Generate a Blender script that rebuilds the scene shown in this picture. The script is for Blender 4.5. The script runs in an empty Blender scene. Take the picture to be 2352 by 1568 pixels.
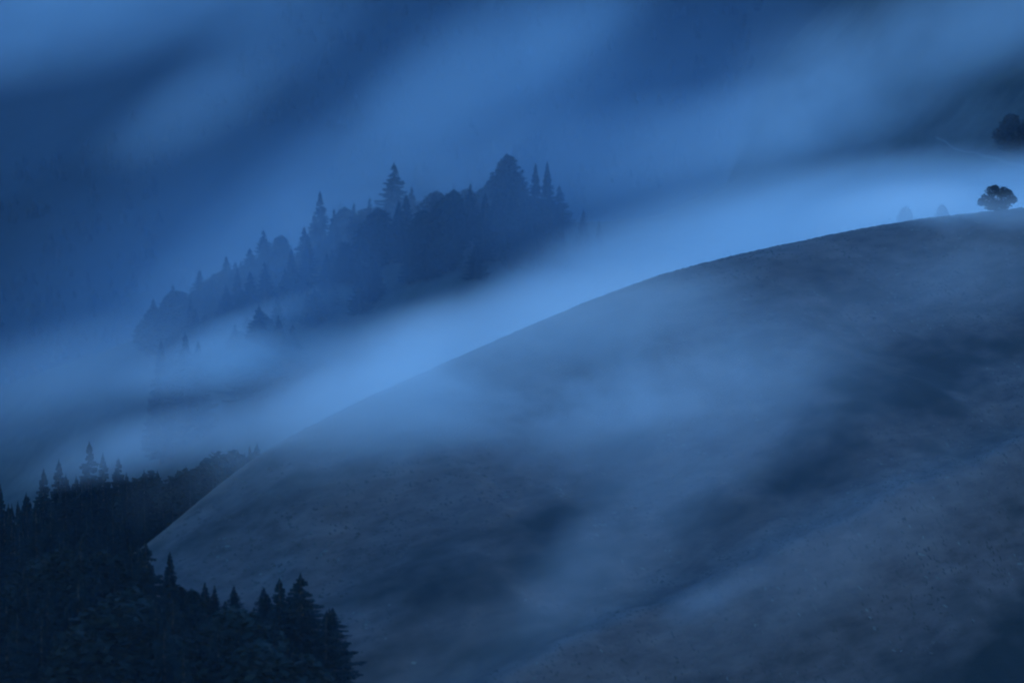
import bpy, math, random
import numpy as np

# ------------------------------------------------------------------ camera, sky, sun, exposure
S = bpy.context.scene
col = S.collection
R = math.radians
PITCH = R(5.0)
LENS = 200.0
cam_d = bpy.data.cameras.new('camera')
cam_d.lens = LENS
cam_d.sensor_width = 36.0
cam_d.clip_start = 1.0
cam_d.clip_end = 20000.0
cam = bpy.data.objects.new('camera', cam_d)
col.objects.link(cam)
cam_d.dof.use_dof = True               # wide open long lens in mist: sharpest at the crest tree
cam_d.dof.focus_distance = 1420.0
cam_d.dof.aperture_fstop = 0.17
cam.location = (0.0, 0.0, 0.0)
cam.rotation_euler = (R(90.0) - PITCH, 0.0, 0.0)
S.camera = cam

world = bpy.data.worlds.new('World')
S.world = world
world.use_nodes = True
SUN_EL, SUN_ROT = R(3.5), R(15.0)           # dusk sun low behind the mountain ahead
wn = world.node_tree.nodes
sky = wn.new('ShaderNodeTexSky')
sky.sky_type = 'NISHITA'
sky.sun_disc = False
sky.sun_elevation = SUN_EL
sky.sun_rotation = SUN_ROT
sky.altitude = 1500.0
sky.air_density = 1.0
sky.dust_density = 0.5
sky.ozone_density = 4.5
world.node_tree.links.new(sky.outputs[0], wn['Background'].inputs[0])
wn['Background'].inputs[1].default_value = 0.12

sun_d = bpy.data.lights.new('sun', 'SUN')
sun_d.energy = 0.03
sun_d.angle = R(60.0)
sun_d.color = (0.55, 0.75, 1.0)
sun = bpy.data.objects.new('sun', sun_d)
col.objects.link(sun)
sun.rotation_euler = (-(R(90.0) - SUN_EL), 0.0, -SUN_ROT)

S.view_settings.view_transform = 'Standard'
S.view_settings.look = 'None'
S.view_settings.gamma = 1.0
S.view_settings.use_curve_mapping = False
S.view_settings.exposure = 3.08

S.render.engine = 'CYCLES'
cy = S.cycles
cy.max_bounces = 6
cy.diffuse_bounces = 1
cy.glossy_bounces = 0
cy.transmission_bounces = 0
cy.transparent_max_bounces = 8
cy.volume_bounces = 3
cy.volume_step_rate = 0.9
cy.volume_preview_step_rate = 0.6
cy.volume_max_steps = 256
cy.use_denoising = True
cy.filter_width = 2.0
cy.use_adaptive_sampling = False
cy.caustics_reflective = False
cy.caustics_refractive = False

# ------------------------------------------------------------------ helpers
cp, sp = math.cos(PITCH), math.sin(PITCH)
HALF = 18.0 / LENS
VIEW_W, VIEW_H = 2352.0, 1568.0


def ray(px, py):
    """direction (per metre of ground distance y) of a point seen from the viewpoint"""
    u = (px / VIEW_W - 0.5) * 2 * HALF
    v = (VIEW_H / 2 - py) / VIEW_W * 2 * HALF
    fx, fy, fz = u, cp + v * sp, -sp + v * cp
    return fx / fy, fz / fy


def at(px, py, y):
    a, b = ray(px, py)
    return a * y, y, b * y


def mpp(y):
    return 2 * HALF * y / VIEW_W


rng = np.random.default_rng(7)
random.seed(7)
_perm = rng.random((256, 256))


def vnoise(x, y):
    xi, yi = np.floor(x).astype(int), np.floor(y).astype(int)
    fx, fy = x - xi, y - yi
    fx = fx * fx * fx * (fx * (fx * 6 - 15) + 10)
    fy = fy * fy * fy * (fy * (fy * 6 - 15) + 10)
    g = lambda i, j: _perm[(xi + i) & 255, (yi + j) & 255]
    return (g(0, 0) * (1 - fx) + g(1, 0) * fx) * (1 - fy) + (g(0, 1) * (1 - fx) + g(1, 1) * fx) * fy - 0.5


def fbm(x, y, octaves=4):
    s, a, f = 0, 1.0, 1.0
    for k in range(octaves):
        s = s + a * vnoise(x * f + 17.3 * k, y * f + 5.1 * k)
        a *= 0.5
        f *= 2.03
    return s


def mesh_obj(name, verts, faces, mats, parent=None, smooth=False, mat_idx=None):
    me = bpy.data.meshes.new(name)
    me.from_pydata(verts, [], faces)
    for m in (mats if isinstance(mats, (list, tuple)) else [mats]):
        me.materials.append(m)
    if smooth:
        me.polygons.foreach_set('use_smooth', [True] * len(me.polygons))
    if mat_idx is not None:
        me.polygons.foreach_set('material_index', mat_idx)
    me.update()
    o = bpy.data.objects.new(name, me)
    col.objects.link(o)
    if parent is not None:
        o.parent = parent
    return o


def tag(o, label=None, cat=None, group=None, kind=None):
    if label:
        o['label'] = label
    if cat:
        o['category'] = cat
    if group:
        o['group'] = group
    if kind:
        o['kind'] = kind
    return o


# ------------------------------------------------------------------ materials
def new_mat(name):
    m = bpy.data.materials.new(name)
    m.use_nodes = True
    nt = m.node_tree
    b = nt.nodes['Principled BSDF']
    b.inputs['Roughness'].default_value = 0.95
    b.inputs['Specular IOR Level'].default_value = 0.1
    return m, nt, b


def noise_node(nt, scale, detail=4, rough=0.55, loc=(0, 0, 0), rot=(0, 0, 0), sc=(1, 1, 1)):
    """noise in place coordinates; features are sc times longer along the axes turned by rot"""
    g = nt.nodes.new('ShaderNodeNewGeometry')
    mp = nt.nodes.new('ShaderNodeMapping')
    mp.vector_type = 'TEXTURE'
    mp.inputs['Location'].default_value = loc
    mp.inputs['Rotation'].default_value = rot
    mp.inputs['Scale'].default_value = sc
    t = nt.nodes.new('ShaderNodeTexNoise')
    t.inputs['Scale'].default_value = scale
    t.inputs['Detail'].default_value = detail
    t.inputs['Roughness'].default_value = rough
    nt.links.new(g.outputs['Position'], mp.inputs['Vector'])
    nt.links.new(mp.outputs[0], t.inputs['Vector'])
    return t


def ramp(nt, src, stops):
    r = nt.nodes.new('ShaderNodeValToRGB')
    e = r.color_ramp.elements
    while len(e) < len(stops):
        e.new(0.5)
    for el, (p, c) in zip(e, stops):
        el.position = p
        el.color = (*c, 1)
    nt.links.new(src, r.inputs[0])
    return r


def mixrgb(nt, fac, a, b, mode='MIX'):
    m = nt.nodes.new('ShaderNodeMix')
    m.data_type = 'RGBA'
    m.blend_type = mode
    if isinstance(fac, float):
        m.inputs[0].default_value = fac
    else:
        nt.links.new(fac, m.inputs[0])
    nt.links.new(a, m.inputs[6])
    nt.links.new(b, m.inputs[7])
    return m.outputs[2]


def terrain_mat(name, dark, mid, pale, big, fine):
    m, nt, b = new_mat(name)
    n1 = noise_node(nt, big, 5, 0.6, rot=(0, 0, R(62)), sc=(2.0, 1.0, 0.7))
    n2 = noise_node(nt, fine, 4, 0.65, loc=(31, 7, 3), rot=(0, 0, R(62)), sc=(4.0, 0.9, 0.8))
    c1 = ramp(nt, n1.outputs['Fac'], [(0.32, dark), (0.52, mid), (0.72, mid)])
    c2 = ramp(nt, n2.outputs['Fac'], [(0.30, dark), (0.50, mid), (0.74, pale)])
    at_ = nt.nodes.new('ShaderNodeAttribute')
    at_.attribute_name = 'dark_ground'
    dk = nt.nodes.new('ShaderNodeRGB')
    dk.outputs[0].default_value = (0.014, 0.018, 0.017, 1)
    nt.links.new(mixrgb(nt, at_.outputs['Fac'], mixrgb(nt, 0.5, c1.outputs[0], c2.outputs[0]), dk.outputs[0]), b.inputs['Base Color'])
    bp = nt.nodes.new('ShaderNodeBump')
    bp.inputs['Strength'].default_value = 0.5
    bp.inputs['Distance'].default_value = 0.6
    nt.links.new(n2.outputs['Fac'], bp.inputs['Height'])
    nt.links.new(bp.outputs[0], b.inputs['Normal'])
    return m


M_HILL = terrain_mat('hill_grass', (0.045, 0.031, 0.029), (0.125, 0.083, 0.073), (0.20, 0.137, 0.117), 0.03, 0.28)
M_RIDGE = terrain_mat('ridge_grass', (0.030, 0.033, 0.030), (0.058, 0.058, 0.052), (0.09, 0.088, 0.08), 0.025, 0.2)
M_MOUNT = terrain_mat('mountain_forest_floor', (0.008, 0.013, 0.013), (0.014, 0.020, 0.019), (0.022, 0.027, 0.025), 0.008, 0.1)


def leaf_mat(name, a, b_):
    m, nt, b = new_mat(name)
    n = noise_node(nt, 0.5, 3)
    oi = nt.nodes.new('ShaderNodeObjectInfo')
    c = ramp(nt, n.outputs['Fac'], [(0.3, a), (0.7, b_)])
    h = nt.nodes.new('ShaderNodeHueSaturation')
    mr = nt.nodes.new('ShaderNodeMapRange')
    mr.inputs[3].default_value = 0.75
    mr.inputs[4].default_value = 1.25
    nt.links.new(oi.outputs['Random'], mr.inputs[0])
    nt.links.new(mr.outputs[0], h.inputs['Value'])
    nt.links.new(c.outputs[0], h.inputs['Color'])
    nt.links.new(h.outputs[0], b.inputs['Base Color'])
    return m


M_NEEDLE = leaf_mat('spruce_needles', (0.004, 0.009, 0.010), (0.010, 0.017, 0.017))
M_LEAF = leaf_mat('broad_leaves', (0.009, 0.015, 0.013), (0.019, 0.025, 0.020))
M_BARK, _nt, _b = new_mat('bark')
_c = ramp(_nt, noise_node(_nt, 3.0, 4, sc=(1, 1, 5)).outputs['Fac'], [(0.3, (0.03, 0.022, 0.016)), (0.7, (0.09, 0.07, 0.05))])
_nt.links.new(_c.outputs[0], _b.inputs['Base Color'])
M_TUFT, _nt, _b = new_mat('tussock_green')
_c = ramp(_nt, noise_node(_nt, 0.2, 3).outputs['Fac'], [(0.35, (0.060, 0.046, 0.040)), (0.65, (0.11, 0.083, 0.070))])
_nt.links.new(_c.outputs[0], _b.inputs['Base Color'])
M_STRAW, _nt, _b = new_mat('tussock_straw')
_c = ramp(_nt, noise_node(_nt, 0.3, 3).outputs['Fac'], [(0.35, (0.10, 0.088, 0.074)), (0.65, (0.165, 0.142, 0.118))])
_nt.links.new(_c.outputs[0], _b.inputs['Base Color'])
M_PATH, _nt, _b = new_mat('path_gravel')
_c = ramp(_nt, noise_node(_nt, 0.8, 4).outputs['Fac'], [(0.35, (0.09, 0.088, 0.08)), (0.65, (0.15, 0.145, 0.13))])
_nt.links.new(_c.outputs[0], _b.inputs['Base Color'])

FOLD = None
# ------------------------------------------------------------------ terrain: one height field, three stretches of ground
def crest(pts):
    p = np.array([at(px, py, y) for px, py, y in pts])
    p = p[np.argsort(p[:, 0])]
    xs = np.arange(p[0, 0], p[-1, 0], 2.0)          # resample and round off the corners of the crest line
    q = np.stack([xs, np.interp(xs, p[:, 0], p[:, 1]), np.interp(xs, p[:, 0], p[:, 2])], 1)
    g = np.exp(-(np.arange(-12, 13) / 5.0) ** 2)
    g /= g.sum()
    for k in (1, 2):
        e = np.concatenate([2 * q[0, k] - q[12:0:-1, k], q[:, k], 2 * q[-1, k] - q[-2:-14:-1, k]])
        q[:, k] = np.convolve(e, g, 'valid')
    return q


HILL = crest([(-500, 1760, 960), (0, 1530, 1000), (200, 1370, 1025), (350, 1262, 1050), (420, 1190, 1060), (560, 1070, 1085), (700, 992, 1110),
              (860, 915, 1140), (1000, 852, 1165), (1250, 742, 1215), (1500, 642, 1265), (1700, 592, 1300),
              (1900, 548, 1340), (2100, 512, 1385), (2250, 496, 1420), (2352, 486, 1440), (2900, 430, 1550)])
RIDGE = crest([(-600, 1080, 2550), (0, 900, 2500), (350, 772, 2460), (600, 645, 2430), (900, 540, 2410), (1165, 498, 2400),
               (1300, 518, 2410), (1500, 505, 2430), (1750, 400, 2500), (1950, 200, 2620), (2120, -80, 2760), (2500, -500, 2900), (3100, -900, 3000)])


def interp(x, c):
    xs = c[:, 0]
    y = np.interp(x, xs, c[:, 1])
    z = np.interp(x, xs, c[:, 2])
    sl0 = (c[1, 2] - c[0, 2]) / (xs[1] - xs[0])
    sl1 = (c[-1, 2] - c[-2, 2]) / (xs[-1] - xs[-2])
    z = np.where(x < xs[0], z + (x - xs[0]) * sl0, z)
    z = np.where(x > xs[-1], z + (x - xs[-1]) * sl1, z)
    return y, z


def soft(s, a, w):
    return a * (np.sqrt(s * s + w * w) - w)


def smax(a, b, k):
    return 0.5 * (a + b + np.sqrt((a - b) ** 2 + k * k))


def height(x, y):
    x = np.asarray(x, float)
    y = np.asarray(y, float)
    yc, zc = interp(x, HILL)
    s = yc - y
    front = soft(np.maximum(s, 0), 0.36, 25)
    px = (x / np.maximum(y, 1) / (2 * HALF) + 0.5) * VIEW_W
    wide = 1 / (1 + np.exp((px - 690) / 22.0))       # wooded shoulder behind the foot of the spur
    flat = 1 / (1 + np.exp((px - 330) / 40.0))
    back = soft(np.maximum(-s, 0), 0.42 - 0.24 * wide - 0.12 * flat, 22) + soft(np.maximum(-s - 300, 0), 0.40, 60) * wide
    h1 = zc - front - back
    # folds running down the front face
    q = x * 0.80 - (y - 1000) * 0.6
    w = np.clip(s / 60, 0, 1)
    h1 = h1 + w * 6.0 * np.exp(-((x - 25 - (1095 - y) * -0.55) / 22.0) ** 2)
    h1 = h1 + w * 7.0 * fbm(x / 70 + 3.1, y / 110, 3) + w * 2.4 * fbm(x / 24 + 1, y / 60, 3) + 0.9 * fbm(x / 14, y / 20 + 9, 4) * np.clip(s / 25 + 0.3, 0.15, 1)
    if FOLD is not None:
        d = segdist(x, y, FOLD)
        h1 = h1 + 4.8 * np.exp(-(d / np.where(d > 0, 5.0, 16.0)) ** 2) - 2.6 * np.exp(-((d - 12) / 8.0) ** 2)
    floor1 = -300 + 0.10 * x + 6 * fbm(x / 120, y / 120, 3)
    yc2, zc2 = interp(x, RIDGE)
    s2 = yc2 - y
    h2 = zc2 - soft(np.maximum(s2, 0), 0.36, 40) - soft(np.maximum(-s2, 0), 0.34 - 0.42 / (1 + np.exp((1640 - px) / 60.0)), 40)
    h2 = h2 + 9.0 * fbm(x / 120 + 8, y / 160, 4) * np.clip(np.abs(s2) / 120, 0.1, 1) + 1.6 * fbm(x / 22, y / 25, 3)
    m = (y - 3000)
    h3 = -330 + soft(np.maximum(m, 0), 0.40, 120) + 55 * fbm(x / 420 + 1.7, y / 700 + 4, 4) * np.clip(m / 500, 0, 1) + 0.08 * x
    h = smax(h1, floor1, 12)
    h = smax(h, h2, 12)
    h = smax(h, h3, 20)
    return h


def project(x, y, z):
    d = y * cp - z * sp
    return (x / d / (2 * HALF) + 0.5) * VIEW_W, VIEW_H / 2 - (y * sp + z * cp) / d / (2 * HALF) * VIEW_W


def ground(px, py, y0=1700, y1=2900):
    """distance at which the line of sight meets the ground"""
    a, b = ray(px, py)
    ys = np.linspace(y0, y1, 2400)
    hit = np.nonzero(height(a * ys, ys) > b * ys)[0]
    return float(ys[hit[0]]) if len(hit) else 2300.0


def segdist(x, y, line):
    best = np.full(np.shape(x), 1e9)
    side = np.zeros(np.shape(x))
    for (x0, y0), (x1, y1) in zip(line[:-1], line[1:]):
        dx, dy = x1 - x0, y1 - y0
        t = np.clip(((x - x0) * dx + (y - y0) * dy) / (dx * dx + dy * dy), 0, 1)
        ex, ey = x - x0 - t * dx, y - y0 - t * dy
        d = np.hypot(ex, ey)
        c = dx * ey - dy * ex
        side = np.where(d < best, c, side)
        best = np.minimum(best, d)
    return np.where(side > 0, best, -best)


# a shallow fold across the foot of the near slope: a brow with a hollow behind it
FOLD = None
_f = [(1150, 1640), (1280, 1566), (1480, 1470), (1700, 1376), (1950, 1268), (2200, 1150), (2420, 1040)]
_f = [(ray(a, b)[0] * ground(a, b, 800, 1500), ground(a, b, 800, 1500)) for a, b in _f]
FOLD = _f


def dark_ground(X, Y, Z):
    P, Q = project(X, Y, Z)
    k = np.zeros_like(X)
    for (a, b, ra, rb, t, w) in DARK_PATCHES:
        t = R(t)
        da, db = (P - a) * math.cos(t) - (Q - b) * math.sin(t), (P - a) * math.sin(t) + (Q - b) * math.cos(t)
        k = k + w * np.exp(-(da / ra) ** 2 - (db / rb) ** 2)
    u_, v_ = X * 0.47 + Y * 0.88, X * 0.88 - Y * 0.47
    k = k + 0.9 * fbm(u_ / 60 + 3, v_ / 22 + 8, 4) + 0.6 * fbm(u_ / 14 + 3, v_ / 4 + 8, 3)
    return np.clip(k - 0.9 * np.exp(-(segdist(X, Y, FOLD) / 4.0) ** 2), 0, 1)  # brow left paler: lit top edge of the fold put into the colour


def terrain(name, ys, us, mat):
    Y = np.repeat(ys[:, None], len(us), 1)
    X = Y * us[None, :]
    Z = height(X, Y)
    n, m = X.shape
    v = np.stack([X, Y, Z], -1).reshape(-1, 3)
    idx = np.arange(n * m).reshape(n, m)
    f = np.stack([idx[:-1, :-1], idx[:-1, 1:], idx[1:, 1:], idx[1:, :-1]], -1).reshape(-1, 4)
    me = bpy.data.meshes.new(name)
    me.vertices.add(len(v))
    me.vertices.foreach_set('co', v.ravel())
    me.loops.add(f.size)
    me.loops.foreach_set('vertex_index', f.ravel())
    me.polygons.add(len(f))
    me.polygons.foreach_set('loop_start', np.arange(0, f.size, 4))
    me.polygons.foreach_set('use_smooth', np.ones(len(f), bool))
    me.update(calc_edges=True)
    me.materials.append(mat)
    k = dark_ground(X, Y, Z)
    at_ = me.attributes.new('dark_ground', 'FLOAT', 'POINT')
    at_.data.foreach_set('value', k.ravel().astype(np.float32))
    o = bpy.data.objects.new(name, me)
    col.objects.link(o)
    return o


# darker patches in the ground colour of the near slope
DARK_PATCHES = [(1200, 1290, 330, 95, 18, 1.15), (2000, 905, 210, 80, 18, 0.95), (1800, 1125, 270, 80, 22, 0.9), (2330, 1520, 280, 150, 18, 1.4),
           (1050, 1500, 330, 60, 8, 0.8), (1320, 1160, 220, 40, 20, 0.6), (2250, 830, 160, 60, 20, 0.6), (1700, 820, 110, 40, 20, 0.5), (1850, 1500, 260, 60, 16, 0.5)]
us = np.concatenate([np.linspace(-0.26, -0.105, 50)[:-1], np.linspace(-0.105, 0.105, 420), np.linspace(0.105, 0.26, 50)[1:]])
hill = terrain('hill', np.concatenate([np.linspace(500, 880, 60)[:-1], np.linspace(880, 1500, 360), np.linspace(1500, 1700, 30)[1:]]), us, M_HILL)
tag(hill, 'grassy hillside sloping up to the right in the foreground', 'hill', kind='structure')
ridge = terrain('ridge', np.concatenate([np.linspace(1700, 2100, 40)[:-1], np.linspace(2100, 2950, 170)]), us[::2], M_RIDGE)
tag(ridge, 'misty ridge carrying a copse beyond the fog filled valley', 'ridge', kind='structure')
mount = terrain('mountain', np.linspace(2950, 5600, 220), us[::2], M_MOUNT)
tag(mount, 'dark wooded mountainside rising behind the mist', 'mountain', kind='structure')

# ------------------------------------------------------------------ trees
def trunk_mesh(name, h, r, lean=0.0, limbs=()):
    v, f = [], []
    def tube(path):
        base = len(v)
        for (x, y, z, rad) in path:
            for k in range(6):
                a = k * math.pi / 3
                v.append((x + rad * math.cos(a), y + rad * math.sin(a), z))
        for i in range(len(path) - 1):
            for k in range(6):
                a, b = base + i * 6 + k, base + i * 6 + (k + 1) % 6
                f.append((a, b, b + 6, a + 6))
    tube([(lean * t * t, 0.15 * math.sin(3 * t), h * t, r * (1.25 - t) + 0.01) for t in (-0.08, 0.0, 0.25, 0.5, 0.75, 1.0)])
    for l in limbs:
        tube(l)
    me = bpy.data.meshes.new(name)
    me.from_pydata(v, [], f)
    me.materials.append(M_BARK)
    return me


def conifer_mesh(name, seed, wid, ragged, fine=1.0):
    """crown of a 20 m spruce: whorls of drooping limbs carrying small needle sprays"""
    r = random.Random(seed)
    v, f = [], []
    z = 1.6
    H = 20.0
    while z < 19.6:
        t = (z - 1.6) / 18.4
        rad = wid * (1 - t) ** 1.0 * (0.45 + 0.55 * min(1, t * 6 + 0.4)) + 0.06
        n = max(3, int((7 - 3 * t) * fine))
        off = r.random() * 6.28
        for k in range(n):
            a = off + k * 6.283 / n + r.uniform(-0.3, 0.3)
            L = rad * r.uniform(1 - ragged, 1 + 0.5 * ragged)
            if r.random() < 0.10 * ragged * 4:
                continue
            ca, sa = math.cos(a), math.sin(a)
            droop = r.uniform(0.22, 0.5)
            ns = max(3, int(L * 2.6))
            for s in range(ns):
                q = (s + 0.6) / ns
                d = L * q
                cz = z - droop * d + 0.22 * d * q * q
                k_ = min(1.0, 0.22 + L / 1.6)
                hw = (0.52 * (1.15 - q) * (0.5 + 0.5 * L / 2.5) + 0.16) * k_
                for side in (-1, 1):
                    j = r.uniform(0.7, 1.25)
                    tipx, tipy = d + hw * 0.9 * j, side * hw * j
                    p0 = (d - 0.22 * k_, 0.0, cz + 0.08)
                    p1 = (tipx, tipy, cz - 0.28 * j - r.random() * 0.18)
                    p2 = (d + 0.42 * k_, side * 0.06, cz - 0.05)
                    p3 = (d + 0.05, side * hw * 0.55, cz - 0.34 - r.random() * 0.2)
                    b = len(v)
                    for (px, py, pz) in (p0, p3, p1, p2):
                        v.append((px * ca - py * sa, px * sa + py * ca, pz))
                    f.append((b, b + 1, b + 2, b + 3))
        z += r.uniform(0.42, 0.62) * (1.0 - 0.35 * t)
    for k in range(6):   # leader shoot
        a = k * 1.05
        b = len(v)
        v += [(0, 0, 20.3), (0.16 * math.cos(a), 0.16 * math.sin(a), 19.3), (0.16 * math.cos(a + 0.8), 0.16 * math.sin(a + 0.8), 18.9)]
        f.append((b, b + 1, b + 2))
    me = bpy.data.meshes.new(name)
    me.from_pydata(v, [], f)
    me.materials.append(M_NEEDLE)
    return me


def broad_mesh(name, seed, lobes, n, size):
    """crown of leaf clumps spread through uneven lobes (unit: metres, tree 10 m tall)"""
    r = random.Random(seed)
    v, f = [], []
    for i in range(n):
        cx, cy_, cz, rx, rz = lobes[i % len(lobes)]
        while True:
            x, y, z = r.uniform(-1, 1), r.uniform(-1, 1), r.uniform(-1, 1)
            d = x * x + y * y + z * z
            if 0.25 < d < 1 and r.random() < d:
                break
        k = (1 + 0.18 * math.sin(5 * x + seed) * math.cos(4 * y - 3 * z)) * r.uniform(0.85, 1.14)
        px, py, pz = cx + x * rx * k, cy_ + y * rx * k, cz + z * rz * k
        a, e = r.uniform(0, 6.28), r.uniform(-0.9, 0.9)
        s = size * r.uniform(0.6, 1.4)
        ux, uy, uz = math.cos(a) * s, math.sin(a) * s, math.sin(e) * s * 0.5
        wx, wy, wz = -math.sin(a) * s * 0.7 * math.cos(e), math.cos(a) * s * 0.7 * math.cos(e), s * 0.7 * math.sin(e + 0.6)
        b = len(v)
        v += [(px - ux, py - uy, pz - uz), (px - wx * 0.7, py - wy * 0.7, pz - wz * 0.7), (px + ux, py + uy, pz + uz), (px + wx, py + wy, pz + wz)]
        f.append((b, b + 1, b + 2, b + 3))
    me = bpy.data.meshes.new(name)
    me.from_pydata(v, [], f)
    me.materials.append(M_LEAF)
    return me


T_CON = trunk_mesh('trunk', 19.6, 0.28)
T_BRD = trunk_mesh('trunk', 7.0, 0.24, 0.25,
                   [[(0.05, 0, 2.4, 0.14), (1.2, 0.4, 4.2, 0.09), (2.0, 0.7, 6.0, 0.03)], [(0.05, 0, 2.8, 0.13), (-1.2, -0.5, 4.6, 0.08), (-2.2, -0.4, 6.2, 0.03)],
                    [(0.08, 0, 3.4, 0.12), (0.2, -1.2, 5.2, 0.07), (0.5, -1.8, 7.0, 0.03)], [(0.08, 0, 3.4, 0.12), (-0.3, 1.2, 5.2, 0.07), (-0.2, 1.9, 7.0, 0.03)]])
KINDS = {
    'slim': (conifer_mesh('crown', 1, 2.5, 0.30), T_CON, 20.0),
    'spruce': (conifer_mesh('crown', 2, 3.6, 0.30), T_CON, 20.0),
    'spruce2': (conifer_mesh('crown', 3, 4.2, 0.38), T_CON, 20.0),
    'wide': (conifer_mesh('crown', 4, 5.6, 0.45), T_CON, 20.0),
    'wide2': (conifer_mesh('crown', 5, 6.6, 0.40), T_CON, 20.0),
    'round': (broad_mesh('crown', 6, [(0, 0, 5.6, 3.0, 3.4), (1.6, 0.4, 5.0, 2.2, 2.2), (-1.7, -0.3, 5.2, 2.2, 2.3), (0.2, 0.3, 7.8, 1.9, 2.1), (0.1, -1.5, 4.6, 2.2, 2.2)], 6500, 0.30), T_BRD, 10.0),
    'spread': (broad_mesh('crown', 9, [(0, 0, 5.0, 3.7, 3.6), (3.1, 0.4, 5.0, 2.5, 2.6), (-3.2, -0.3, 4.3, 2.3, 2.3), (-1.3, 0.3, 7.8, 2.0, 1.9), (1.5, -0.5, 7.3, 2.2, 2.0), (-4.9, 0, 3.6, 1.1, 1.5), (4.9, 0, 4.3, 1.3, 1.5), (0.3, 0, 2.0, 2.7, 2.0), (2.2, 0, 2.3, 2.0, 1.9), (-1.6, 0, 2.0, 2.0, 1.7), (-0.6, 0, 8.9, 1.0, 1.0), (3.6, 0.2, 6.9, 1.2, 1.1)], 11000, 0.27), T_BRD, 10.0),
    'oval': (broad_mesh('crown', 11, [(0, 0, 3.4, 3.0, 2.8), (0.2, 0.3, 6.0, 2.6, 2.8), (-0.9, 0.2, 4.6, 2.4, 2.6), (0.9, -0.5, 4.8, 2.4, 2.6), (0, 0, 8.2, 1.5, 1.7)], 8000, 0.28), T_BRD, 10.0),
}
CROWN_AT = {}


def tree(px, py_top, y, kind, name, label, group=None, width=1.0, cat='tree', base=None):
    """a tree whose foot stands on the ground at distance y; its height follows from its top"""
    x, _, ztop = at(px, py_top, y)
    zb = float(height(x, y))
    if base is not None:
        h = base
    else:
        h = ztop - zb
    crown, trunk, H = KINDS[kind]
    o = bpy.data.objects.new(name, None)
    col.objects.link(o)
    o.empty_display_size = 1.0
    k = h / H
    o.location = (x, y, zb - 0.1)
    o.rotation_euler = (0, 0, random.uniform(0, 6.28) if kind != 'spread' else 0.3)
    o.scale = (k * width, k * width, k)
    for nm, me in (('trunk', trunk), ('crown', crown)):
        c = bpy.data.objects.new(nm, me)
        col.objects.link(c)
        c.parent = o
    tag(o, label, cat, group)
    TREES.append((name, label, round(h, 1), px, py_top, y))
    return o


TREES = []


# crest of the near hill and the dark tree on the right slope
tree(2290, 424, 1430, 'spread', 'broad_tree', 'broad bushy tree with ragged crown on the hill crest at the right', width=1.3)
tree(2082, 476, 1448, 'round', 'round_tree', 'small round tree fading into bright fog behind the hill crest', width=0.6)
tree(2165, 472, 1468, 'round', 'round_tree', 'faintest low tree in bright fog, between the round one and the broad bushy one', width=0.6)
tree(2322, 262, ground(2322, 352), 'oval', 'dark_tree', 'dark egg shaped tree above the fog band beside the pale path', width=1.35)

# copse on the ridge
G = 'trees of the copse on the misty ridge'
cop = [
    (905, 372, 2400, 'wide', 'tallest hazy broad tree left of the middle of the ridge copse'),
    (1165, 358, 2385, 'oval', 'darkest full rounded tree topping the right half of the ridge copse'),
    (735, 438, 2415, 'spruce', 'lone narrow spire of a spruce sticking up left in the ridge copse'),
    (1230, 374, 2380, 'slim', 'left one of two slim spruces closing the copse at its right end'),
    (1257, 370, 2380, 'slim', 'right one of two slim spruces closing the copse at its right end'),
    (1340, 480, 2370, 'spruce', 'largest of three small spruces standing apart right of the copse'),
    (1290, 498, 2370, 'slim', 'small spruce between the copse and the largest outlying spruce'),
    (1376, 504, 2372, 'slim', 'smallest and rightmost outlying spruce beside the bright fog'),
    (605, 526, 2425, 'wide', 'broad dark conifer at the step in the left part of the copse'),
    (520, 586, 2435, 'wide', 'rounded conifer just left of the broad dark one in the copse'),
    (458, 618, 2440, 'wide', 'pointed conifer low in the left tail of the copse'),
    (397, 652, 2450, 'wide', 'pointed conifer second from the left end of the copse'),
    (352, 684, 2455, 'wide', 'leftmost conifer at the tail end of the copse'),
    (595, 700, 2290, 'wide2', 'tall pointed conifer in the little fogbound clump below the copse'),
    (640, 728, 2290, 'wide', 'middle tree of the little fogbound clump below the copse'),
    (672, 742, 2290, 'wide', 'short right hand tree of the little fogbound clump below the copse'),
    (425, 762, 2290, 'spruce', 'pointed tree of the faint low group left of the fogbound clump'),
    (455, 782, 2290, 'spruce', 'lower right tree of the faint low group left of the fogbound clump'),
    (370, 780, 2290, 'slim', 'thin ghostly spruce left of the faint low group'),
]
for px, py, y, kd, lb in cop:
    tree(px, py, y, kd, 'conifer_tree', lb, G, width=1.5 if px == 905 else 1.45 if kd != 'oval' else 0.95)
COP_TOP = [(330, 720), (400, 670), (520, 600), (600, 550), (680, 490), (740, 470), (800, 450), (880, 400), (940, 400), (990, 425), (1050, 415), (1110, 400), (1165, 380), (1220, 400), (1270, 440)]
r5 = random.Random(5)
for i in range(44):
    px = 380 + (i + r5.random()) * 880 / 44
    top = np.interp(px, *zip(*COP_TOP)) + r5.choice((6, 12, 20, 32, 46)) * r5.uniform(0.6, 1.2)
    y = 2425 - r5.random() * 75
    x, _, zt = at(px, top, y)
    hh = min(max(zt - float(height(x, y)), 10), 24)
    tree(px, top, y, r5.choice(('spruce2', 'wide', 'wide', 'wide2', 'oval')), 'conifer_tree', 'dark tree massed within the copse on the misty ridge', G, width=r5.uniform(0.9, 1.3), base=hh)

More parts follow.
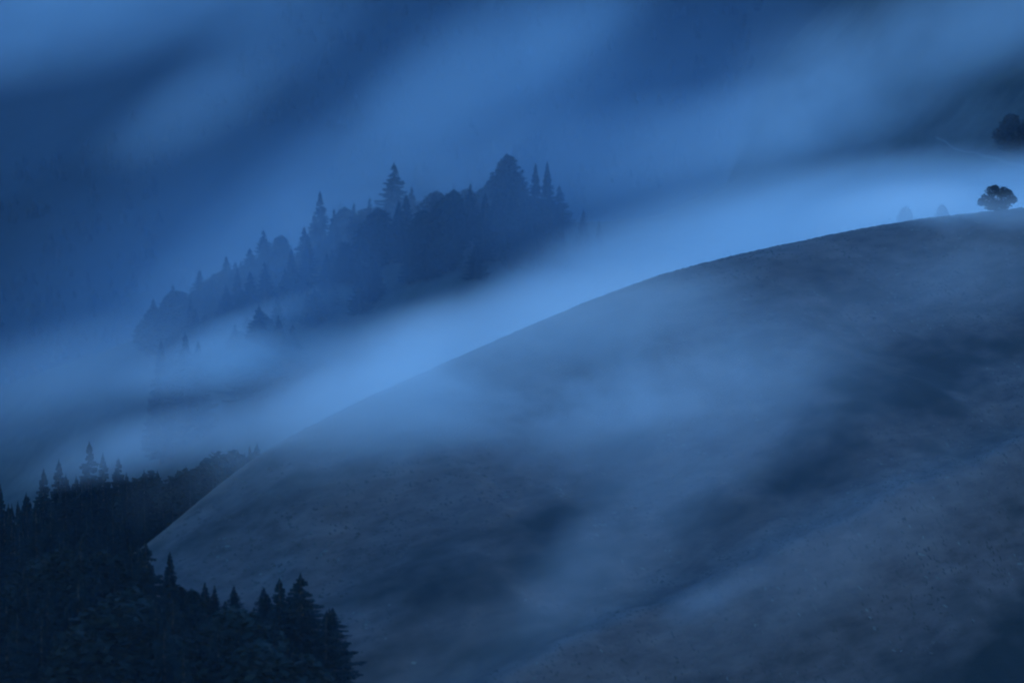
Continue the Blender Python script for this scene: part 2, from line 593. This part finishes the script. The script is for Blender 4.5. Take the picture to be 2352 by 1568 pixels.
for i in range(24):
    px = 335 + (i + r5.random()) * 300 / 24
    top = np.interp(px, *zip(*COP_TOP)) + r5.uniform(0, 40)
    y = 2455 - r5.random() * 60
    x, _, zt = at(px, top, y)
    hh = min(max(zt - float(height(x, y)), 10), 22)
    tree(px, top, y, r5.choice(('spruce2', 'wide', 'wide2', 'oval')), 'conifer_tree', 'dark tree massed within the copse on the misty ridge', G, width=r5.uniform(1.2, 1.8), base=hh)
FRONT = [(480, 640), (700, 545), (900, 470), (1100, 455), (1290, 470)]
for i in range(90):
    px = 440 + (i + r5.random()) * 850 / 90
    y = 2395 - r5.random() * 75
    x = ray(px, 700)[0] * y
    hh = r5.uniform(13, 19)
    tree(px, np.interp(px, *zip(*FRONT)), y, r5.choice(('spruce2', 'wide', 'wide2', 'oval')), 'conifer_tree', 'dark tree massed within the copse on the misty ridge', G, width=r5.uniform(1.2, 1.7), base=hh)

# wood at the lower left, behind the hill
G = 'trees of the dark wood at the lower left'
wood = [
    (100, 1076, 1230, 'spruce', 'dark thin spruce spire at the left of the lower wood skyline'),
    (135, 1054, 1250, 'spruce', 'green tinged pointed spruce beside the dark thin spire'),
    (205, 1014, 1290, 'spruce2', 'tallest spruce of the lower left wood, hazy at its top'),
    (236, 1040, 1275, 'spruce', 'spruce just right of the tallest one in the lower left wood'),
    (272, 1050, 1280, 'spruce2', 'last tall spruce before the wood sinks towards the grassy hill'),
    (-4, 1100, 1180, 'spruce', 'dark spruce cut by the left edge of the picture'),
    (60, 1130, 1240, 'wide', 'low dark conifer between the edge spruce and the thin spire'),
]
for px, py, y, kd, lb in wood:
    tree(px, py, y, kd, 'spruce_tree', lb, G, width=1.35)
r6 = random.Random(6)
WT = [(-60, 1160), (60, 1130), (110, 1100), (200, 1060), (280, 1065), (340, 1085), (420, 1075), (520, 1040), (600, 1015), (650, 1000)]
for i in range(60):
    px = -60 + (i + r6.random()) * 640 / 60
    y = 1150 + r6.random() * 190
    top = np.interp(px, *zip(*WT)) + r6.uniform(0, 80)
    x, _, zt = at(px, top, y)
    hh = min(max(zt - float(height(x, y)), 9), 32)
    tree(px, top, y, r6.choice(('spruce', 'spruce2', 'wide', 'wide2')), 'spruce_tree', 'dark tree massed in the shaded wood below the hill', G, base=hh)
for i in range(36):
    px = 330 + (i + r6.random()) * 270 / 36
    y = 1190 + r6.random() * 140
    top = np.interp(px, *zip(*WT)) + r6.uniform(-8, 40)
    x, _, zt = at(px, top, y)
    hh = min(max(zt - float(height(x, y)), 9), 34)
    tree(px, top, y, r6.choice(('spruce2', 'wide', 'wide2', 'oval')), 'spruce_tree', 'dark tree massed in the shaded wood below the hill', G, width=1.2, base=hh)
for i in range(40):
    px = -60 + (i + r6.random()) * 400 / 40
    y = 1045 + r6.random() * 110
    top = 1150 + r6.uniform(0, 100)
    x, _, zt = at(px, top, y)
    hh = min(max(zt - float(height(x, y)), 9), 26)
    tree(px, top, y, r6.choice(('spruce', 'spruce2', 'wide', 'wide2')), 'spruce_tree', 'dark tree massed in the shaded wood below the hill', G, base=hh)

# foreground trees along the bottom left
G = 'trees in front of the hill at the bottom left'
front = [
    (390, 1266, 1005, 'slim', 'slim dark spruce standing in front of the tip of the grassy hill'),
    (690, 1316, 985, 'wide', 'largest full dark conifer at the bottom, in front of the slope'),
    (642, 1326, 985, 'spruce', 'pointed dark spruce touching the left of the largest bottom conifer'),
    (110, 1278, 1010, 'round', 'pale rounded tree low at the left in the dark wood'),
    (290, 1292, 1005, 'oval', 'faint rounded tree left of the slim dark spruce'),
    (465, 1402, 980, 'spruce', 'short dark spruce between the slim one and the largest conifer'),
    (243, 1396, 985, 'slim', 'thin black spruce below the faint rounded tree'),
    (560, 1420, 975, 'wide', 'low spreading dark conifer left of the pointed spruce'),
    (750, 1400, 975, 'spruce2', 'low dark conifer leaning on the right of the largest bottom conifer'),
]
for px, py, y, kd, lb in front:
    tree(px, py, y, kd, 'bottom_tree', lb, G, width={690: 2.1, 642: 1.8, 390: 1.8, 750: 1.7}.get(px, 1.3))
r8 = random.Random(8)
FT = [(-60, 1270), (60, 1290), (180, 1290), (300, 1300), (360, 1300), (420, 1385), (480, 1410), (540, 1425), (620, 1430), (720, 1400), (780, 1450), (830, 1570)]
for i in range(90):
    px = -50 + (i + r8.random()) * 850 / 90
    y = 935 + r8.random() * 80
    top = np.interp(px, *zip(*FT)) + r8.uniform(8, 130)
    x, _, zt = at(px, top, y)
    hh = min(max(zt - float(height(x, y)), 6), 26)
    tree(px, top, y, r8.choice(('spruce', 'spruce2', 'wide', 'wide2', 'oval')), 'bottom_tree', 'black tree in the dense dark stand along the bottom left', G, width=r8.uniform(1.1, 1.8), base=hh)

for i in range(80):
    if i < 30:
        px, y, top = 40 + (i + r8.random()) * 300 / 30, 985 + r8.random() * 55, 1235 + r8.uniform(0, 70)
    else:
        px, y, top = 385 + (i - 30 + r8.random()) * 250 / 50, 945 + r8.random() * 60, 1400 + r8.uniform(0, 70)
    x, _, zt = at(px, top, y)
    hh = min(max(zt - float(height(x, y)), 6), 26)
    tree(px, top, y, r8.choice(('spruce2', 'wide', 'wide2', 'oval')), 'bottom_tree', 'black tree in the dense dark stand along the bottom left', G, width=r8.uniform(1.1, 1.7), base=hh)

# far wood on the mountainside: reads as one mass
def far_wood():
    r = np.random.default_rng(3)
    v, f = [], []
    n = 0
    while n < 5000:
        y = r.uniform(3150, 5200)
        x = y * r.uniform(-0.11, 0.11)
        if fbm(np.array(x / 260 + 2), np.array(y / 420 + 6), 3) < -0.10:
            continue
        z = float(height(x, y))
        h = r.uniform(6, 10)
        w = h * r.uniform(0.35, 0.5)
        for lv in range(3):
            z0, z1, w0 = z + h * (0.08 + 0.27 * lv), z + h * (0.55 + 0.225 * lv), w * (1 - 0.27 * lv)
            b = len(v)
            a0 = r.uniform(0, 6.28)
            for k in range(6):
                rr = w0 * r.uniform(0.7, 1.2)
                v.append((x + rr * math.cos(a0 + k * 1.047), y + rr * math.sin(a0 + k * 1.047), z0 - r.uniform(0, 1.5)))
            v.append((x, y, z1))
            f.extend((b + k, b + (k + 1) % 6, b + 6) for k in range(6))
        n += 1
    o = mesh_obj('forest', v, f, M_MOUNT)
    tag(o, 'far off dark forest massed on the mountainside behind the mist', 'forest', kind='stuff')


far_wood()

# grass tussocks over the near hill: nobody could count them
def tussocks(name, n, mat, hmin, hmax, wmin, wmax, seed, label, y0, y1, thr=None):
    r = np.random.default_rng(seed)
    y = r.uniform(y0, y1, n)
    x = y * r.uniform(-0.085, 0.105, n)
    yc, _ = interp(x, HILL)
    keep = y < yc + 8
    if thr is not None:
        keep &= fbm(x / 18 + 4, (y + 0.6 * x) / 9, 3) > thr
    keep &= dark_ground(x, y, height(x, y)) < 0.35
    x, y = x[keep], y[keep]
    n = len(x)
    z = height(x, y)
    # each tussock is a low four sided mound, longer along the slope
    a = 1.05 + r.normal(0, 0.35, n)
    ln, wd, hh = r.uniform(wmin, wmax, n) * 0.5, r.uniform(0.2, 0.45, n), r.uniform(hmin, hmax, n)
    ca, sa = np.cos(a), np.sin(a)
    P = np.zeros((n, 5, 3))
    for k, (p, q) in enumerate(((-1, 0), (0, -1), (1, 0), (0, 1))):
        P[:, k, 0] = x + p * ln * ca - q * wd * sa
        P[:, k, 1] = y + p * ln * sa + q * wd * ca
        P[:, k, 2] = height(P[:, k, 0], P[:, k, 1]) - 0.05
    P[:, 4, 0] = x + r.normal(0, 0.1, n)
    P[:, 4, 1] = y + r.normal(0, 0.1, n)
    P[:, 4, 2] = z + hh
    v = P.reshape(-1, 3)
    F = (np.arange(n)[:, None, None] * 5 + np.array([[0, 1, 4], [1, 2, 4], [2, 3, 4], [3, 0, 4]])[None]).reshape(-1)
    me = bpy.data.meshes.new(name)
    me.vertices.add(len(v))
    me.vertices.foreach_set('co', v.ravel())
    me.loops.add(len(F))
    me.loops.foreach_set('vertex_index', F)
    me.polygons.add(len(F) // 3)
    me.polygons.foreach_set('loop_start', np.arange(0, len(F), 3))
    me.update(calc_edges=True)
    me.materials.append(mat)
    o = bpy.data.objects.new(name, me)
    col.objects.link(o)
    tag(o, label, 'grass', kind='stuff')


tussocks('grass', 40000, M_TUFT, 0.12, 0.3, 0.6, 1.8, 21, 'dull brown green tussock grass covering the near hillside', 890, 1470)
tussocks('dry_grass', 9000, M_STRAW, 0.1, 0.25, 0.8, 2.6, 22, 'pale straw flecks of dry grass scattered on the near hillside', 890, 1470, 0.22)

# pale path on the right slope
def path():
    pts = [(2150, 318), (2172, 327), (2190, 343), (2215, 350), (2240, 352), (2262, 361), (2290, 366), (2312, 377), (2340, 381), (2400, 402)]
    v, f = [], []
    for px, py in pts:
        y = ground(px, py)
        x = ray(px, py)[0] * y
        for dy in (-1.3, 1.3):
            v.append((x, y + dy, float(height(x, y + dy)) + 0.25))
    n = len(pts)
    f = [(2 * i, 2 * i + 2, 2 * i + 3, 2 * i + 1) for i in range(n - 1)]
    o = mesh_obj('path', v, f, M_PATH, smooth=True)
    tag(o, 'thin pale path running down the far slope below the dark tree', 'path', kind='structure')


path()

# ------------------------------------------------------------------ air
def volume_mat(name):
    m = bpy.data.materials.new(name)
    m.use_nodes = True
    nt = m.node_tree
    nt.nodes.remove(nt.nodes['Principled BSDF'])
    return m, nt, nt.nodes['Material Output']


m, nt, out = volume_mat('haze')
pv = nt.nodes.new('ShaderNodeVolumePrincipled')
pv.inputs['Color'].default_value = (0.45, 0.68, 1.0, 1)
pv.inputs['Density'].default_value = 2.2e-5
pv.inputs['Anisotropy'].default_value = 0.2
nt.links.new(pv.outputs[0], out.inputs['Volume'])
HX, HY0, HY1, HZ0, HZ1 = 1600, -300, 5800, -480, 700
v = [(sx * HX, y, z) for z in (HZ0, HZ1) for y in (HY0, HY1) for sx in (-1, 1)]
f = [(0, 2, 3, 1), (4, 5, 7, 6), (0, 1, 5, 4), (2, 6, 7, 3), (0, 4, 6, 2), (1, 3, 7, 5)]
tag(mesh_obj('haze', v, f, m), 'thin blue evening haze filling the whole valley', 'haze', kind='stuff')


def fog_mat(streak, seed, lo, hi, scale, tint=(0.985, 0.965, 1.0)):
    m, nt, out = volume_mat('fog')
    tc = nt.nodes.new('ShaderNodeTexCoord')
    ln = nt.nodes.new('ShaderNodeVectorMath'); ln.operation = 'DOT_PRODUCT'
    nt.links.new(tc.outputs['Object'], ln.inputs[0]); nt.links.new(tc.outputs['Object'], ln.inputs[1])
    mth = lambda op, a, b=None, clamp=False: _math(nt, op, a, b, clamp)
    inv = mth('SUBTRACT', 1.0, ln.outputs['Value'], True)
    fall = mth('POWER', inv, 1.5)
    n = noise_node(nt, scale, 5, 0.62, loc=(seed * 7.7, seed * 3.1, 0), rot=(0, -R(streak), 0), sc=(1.7, 2.6, 1.0))
    n.inputs['Distortion'].default_value = 0.8
    mr = nt.nodes.new('ShaderNodeMapRange')
    mr.inputs[1].default_value = 0.36; mr.inputs[2].default_value = 0.64
    mr.inputs[3].default_value = lo; mr.inputs[4].default_value = hi
    mr.interpolation_type = 'SMOOTHSTEP'
    nt.links.new(n.outputs['Fac'], mr.inputs[0])
    oi = nt.nodes.new('ShaderNodeObjectInfo')
    sep = nt.nodes.new('ShaderNodeSeparateColor')
    nt.links.new(oi.outputs['Color'], sep.inputs[0])
    d = mth('MULTIPLY', mth('MULTIPLY', fall, mr.outputs[0]), sep.outputs[0])
    vs = nt.nodes.new('ShaderNodeVolumeScatter')
    vs.inputs['Color'].default_value = (*tint, 1)
    vs.inputs['Anisotropy'].default_value = 0.25
    nt.links.new(d, vs.inputs['Density'])
    nt.links.new(vs.outputs[0], out.inputs['Volume'])
    return m


def _math(nt, op, a, b=None, clamp=False):
    m = nt.nodes.new('ShaderNodeMath')
    m.operation = op
    m.use_clamp = clamp
    for i, q in enumerate((a, b)):
        if q is None:
            continue
        if isinstance(q, (int, float)):
            m.inputs[i].default_value = q
        else:
            nt.links.new(q, m.inputs[i])
    return m.outputs[0]


F_FAR = fog_mat(28, 1, 0.58, 1.42, 0.016)
F_MID = fog_mat(20, 2, 0.45, 1.55, 0.014)
F_VEIL = fog_mat(36, 4, 0.3, 1.7, 0.006, (0.50, 0.70, 1.0))
F_NEAR = fog_mat(34, 3, 0.25, 1.75, 0.028)


def uv_sphere():
    me = bpy.data.meshes.new('fog')
    v = [(0, 0, 1)]
    f = []
    NU, NV = 20, 10
    for i in range(1, NV):
        t = math.pi * i / NV
        for k in range(NU):
            a = 2 * math.pi * k / NU
            v.append((math.sin(t) * math.cos(a), math.sin(t) * math.sin(a), math.cos(t)))
    v.append((0, 0, -1))
    for k in range(NU):
        f.append((0, 1 + k, 1 + (k + 1) % NU))
        e = 1 + (NV - 2) * NU
        f.append((len(v) - 1, e + (k + 1) % NU, e + k))
        for i in range(NV - 2):
            a, b = 1 + i * NU + k, 1 + i * NU + (k + 1) % NU
            f.append((a, a + NU, b + NU, b))
    me.from_pydata(v, [], f)
    return me


SPH = {}


def fog(px, py, y, rx, rz, tilt, depth, tau, mat, label, yaw=0.0):
    """an ellipsoidal bank: centre, lateral and vertical half size (at its distance), tilt up to the right, half depth, optical depth"""
    if mat.name not in SPH:
        SPH[mat.name] = uv_sphere()
        SPH[mat.name].materials.append(mat)
    o = bpy.data.objects.new('fog_bank', SPH[mat.name])
    col.objects.link(o)
    k = mpp(y)
    o.location = at(px, py, y)
    o.scale = (rx * k, depth, rz * k)
    o.rotation_euler = (0, -R(tilt), R(yaw))
    o.color = (tau / (1.18 * depth), 0, 0, 1)
    tag(o, label, 'fog', 'banks of drifting fog', 'stuff')
    return o


# valley river of fog between the near hill and the ridge
fog(1880, 560, 1830, 860, 185, 10, 230, 4.2, F_MID, 'bright river of fog lying behind the hill crest at the right')
fog(1270, 745, 1700, 480, 165, 24, 150, 0.8, F_MID, 'bright fog spilling down behind the middle of the hill crest')
fog(2450, 460, 1900, 560, 100, 6, 220, 1.5, F_MID, 'bright fog at the right edge above the broad tree')
fog(2050, 500, 1415, 260, 95, 8, 52, 2.0, F_MID, 'bright fog wrapping the small trees behind the hill crest')
fog(800, 840, 1900, 560, 110, 16, 180, 0.3, F_NEAR, 'pale fog below the copse')
fog(610, 735, 2335, 260, 55, 18, 20, 0.9, F_MID, 'pale fog behind the small fogbound clump')
fog(900, 500, 2385, 800, 160, 20, 30, 0.2, F_NEAR, 'mist threading through the copse')
fog(520, 830, 2240, 320, 80, 12, 30, 0.8, F_MID, 'fog swallowing the feet of the small clump')
fog(120, 840, 2350, 460, 120, 14, 90, 0.35, F_MID, 'pale fog over the low left end of the ridge')
fog(180, 890, 1800, 620, 130, 8, 220, 0.28, F_MID, 'pale fog at the left under the ridge')
fog(500, 970, 1480, 520, 90, 14, 100, 0.25, F_NEAR, 'thin fog above the lower left wood')
fog(320, 1020, 1150, 430, 70, 12, 50, 0.4, F_NEAR, 'thin mist touching the tops of the lower left wood')
# mist on the mountainside and the far slope
fog(60, 0, 3500, 850, 230, 10, 420, 1.3, F_FAR, 'bright mist at the upper left on the mountainside')
fog(1130, 190, 3300, 480, 230, 30, 350, 0.75, F_FAR, 'soft mist above the copse')
fog(1330, 60, 3200, 300, 110, 35, 200, 0.3, F_FAR, 'torn scrap of mist at the top')
fog(420, 260, 3200, 300, 110, 25, 200, 0.3, F_FAR, 'torn scrap of mist on the dark mountainside')
fog(720, 450, 3000, 700, 170, 38, 250, 0.42, F_FAR, 'diagonal veil of mist left of the copse')
fog(1580, 330, 2900, 460, 150, 10, 260, 0.5, F_FAR, 'mist patch right of the copse')
fog(2330, 10, 2330, 420, 180, 20, 120, 0.6, F_FAR, 'mist at the upper right on the slope')
fog(1980, 170, 2350, 560, 190, 26, 120, 0.35, F_FAR, 'mist drifting before the far slope at the right')
fog(1650, 330, 2380, 420, 140, 22, 110, 0.45, F_FAR, 'mist drifting low before the far slope')
fog(1830, 240, 2420, 300, 230, 40, 90, 0.4, F_FAR, 'mist over the shoulder of the far slope')
fog(2100, 300, 2280, 300, 120, 14, 60, 0.14, F_NEAR, 'thin mist before the pale path')
fog(600, 120, 3500, 480, 150, 40, 300, 0.45, F_FAR, 'thin mist strand at the top')
fog(900, 520, 2180, 1500, 420, 18, 90, 0.30, F_VEIL, 'thin mist hanging in front of the copse')
fog(1200, 400, 2900, 2200, 1000, 0, 280, 0.24, F_VEIL, 'thin veil of mist between the copse and the mountainside')
# mist over the near hill, lying along its crest and slope
fog(1190, 780, 1182, 1050, 150, 5, 28, 1.25, F_MID, 'mist spilling over the hill crest onto the near slope', yaw=56)
fog(900, 930, 1120, 700, 130, 6, 24, 0.4, F_NEAR, 'low mist clinging below the left part of the crest', yaw=56)
fog(1500, 850, 1165, 900, 190, 6, 34, 0.35, F_NEAR, 'soft mist just below the hill crest', yaw=50)
fog(1580, 960, 1100, 640, 180, 10, 40, 0.22, F_NEAR, 'drifting mist in the middle of the near slope', yaw=35)
fog(1480, 1200, 1020, 520, 150, 40, 60, 0.16, F_NEAR, 'mist strand running down the near slope')
fog(880, 1010, 1090, 900, 190, 6, 30, 0.22, F_NEAR, 'thin mist over the left part of the near slope', yaw=50)
fog(2300, 590, 1290, 520, 170, 18, 70, 0.18, F_NEAR, 'thin mist below the broad tree')
fog(2340, 485, 1400, 170, 55, 10, 22, 0.35, F_MID, 'mist brushing the broad tree on the crest')
fog(1150, 1470, 900, 600, 160, 30, 50, 0.07, F_NEAR, 'thin mist over the bottom of the slope')
fog(1500, 1432, ground(1500, 1460, 800, 1500) + 14, 420, 48, 25, 13, 0.4, F_MID, 'mist lying in the hollow behind the low brow at the bottom')
fog(1900, 1280, 980, 700, 140, 30, 60, 0.10, F_NEAR, 'thin mist over the right part of the slope')
fog(1700, 900, 960, 1150, 560, 28, 60, 0.06, F_VEIL, 'faint veil of mist hanging before the whole slope')


import os
if os.environ.get('DBG'):
    for t in TREES:
        print('TREE', t)
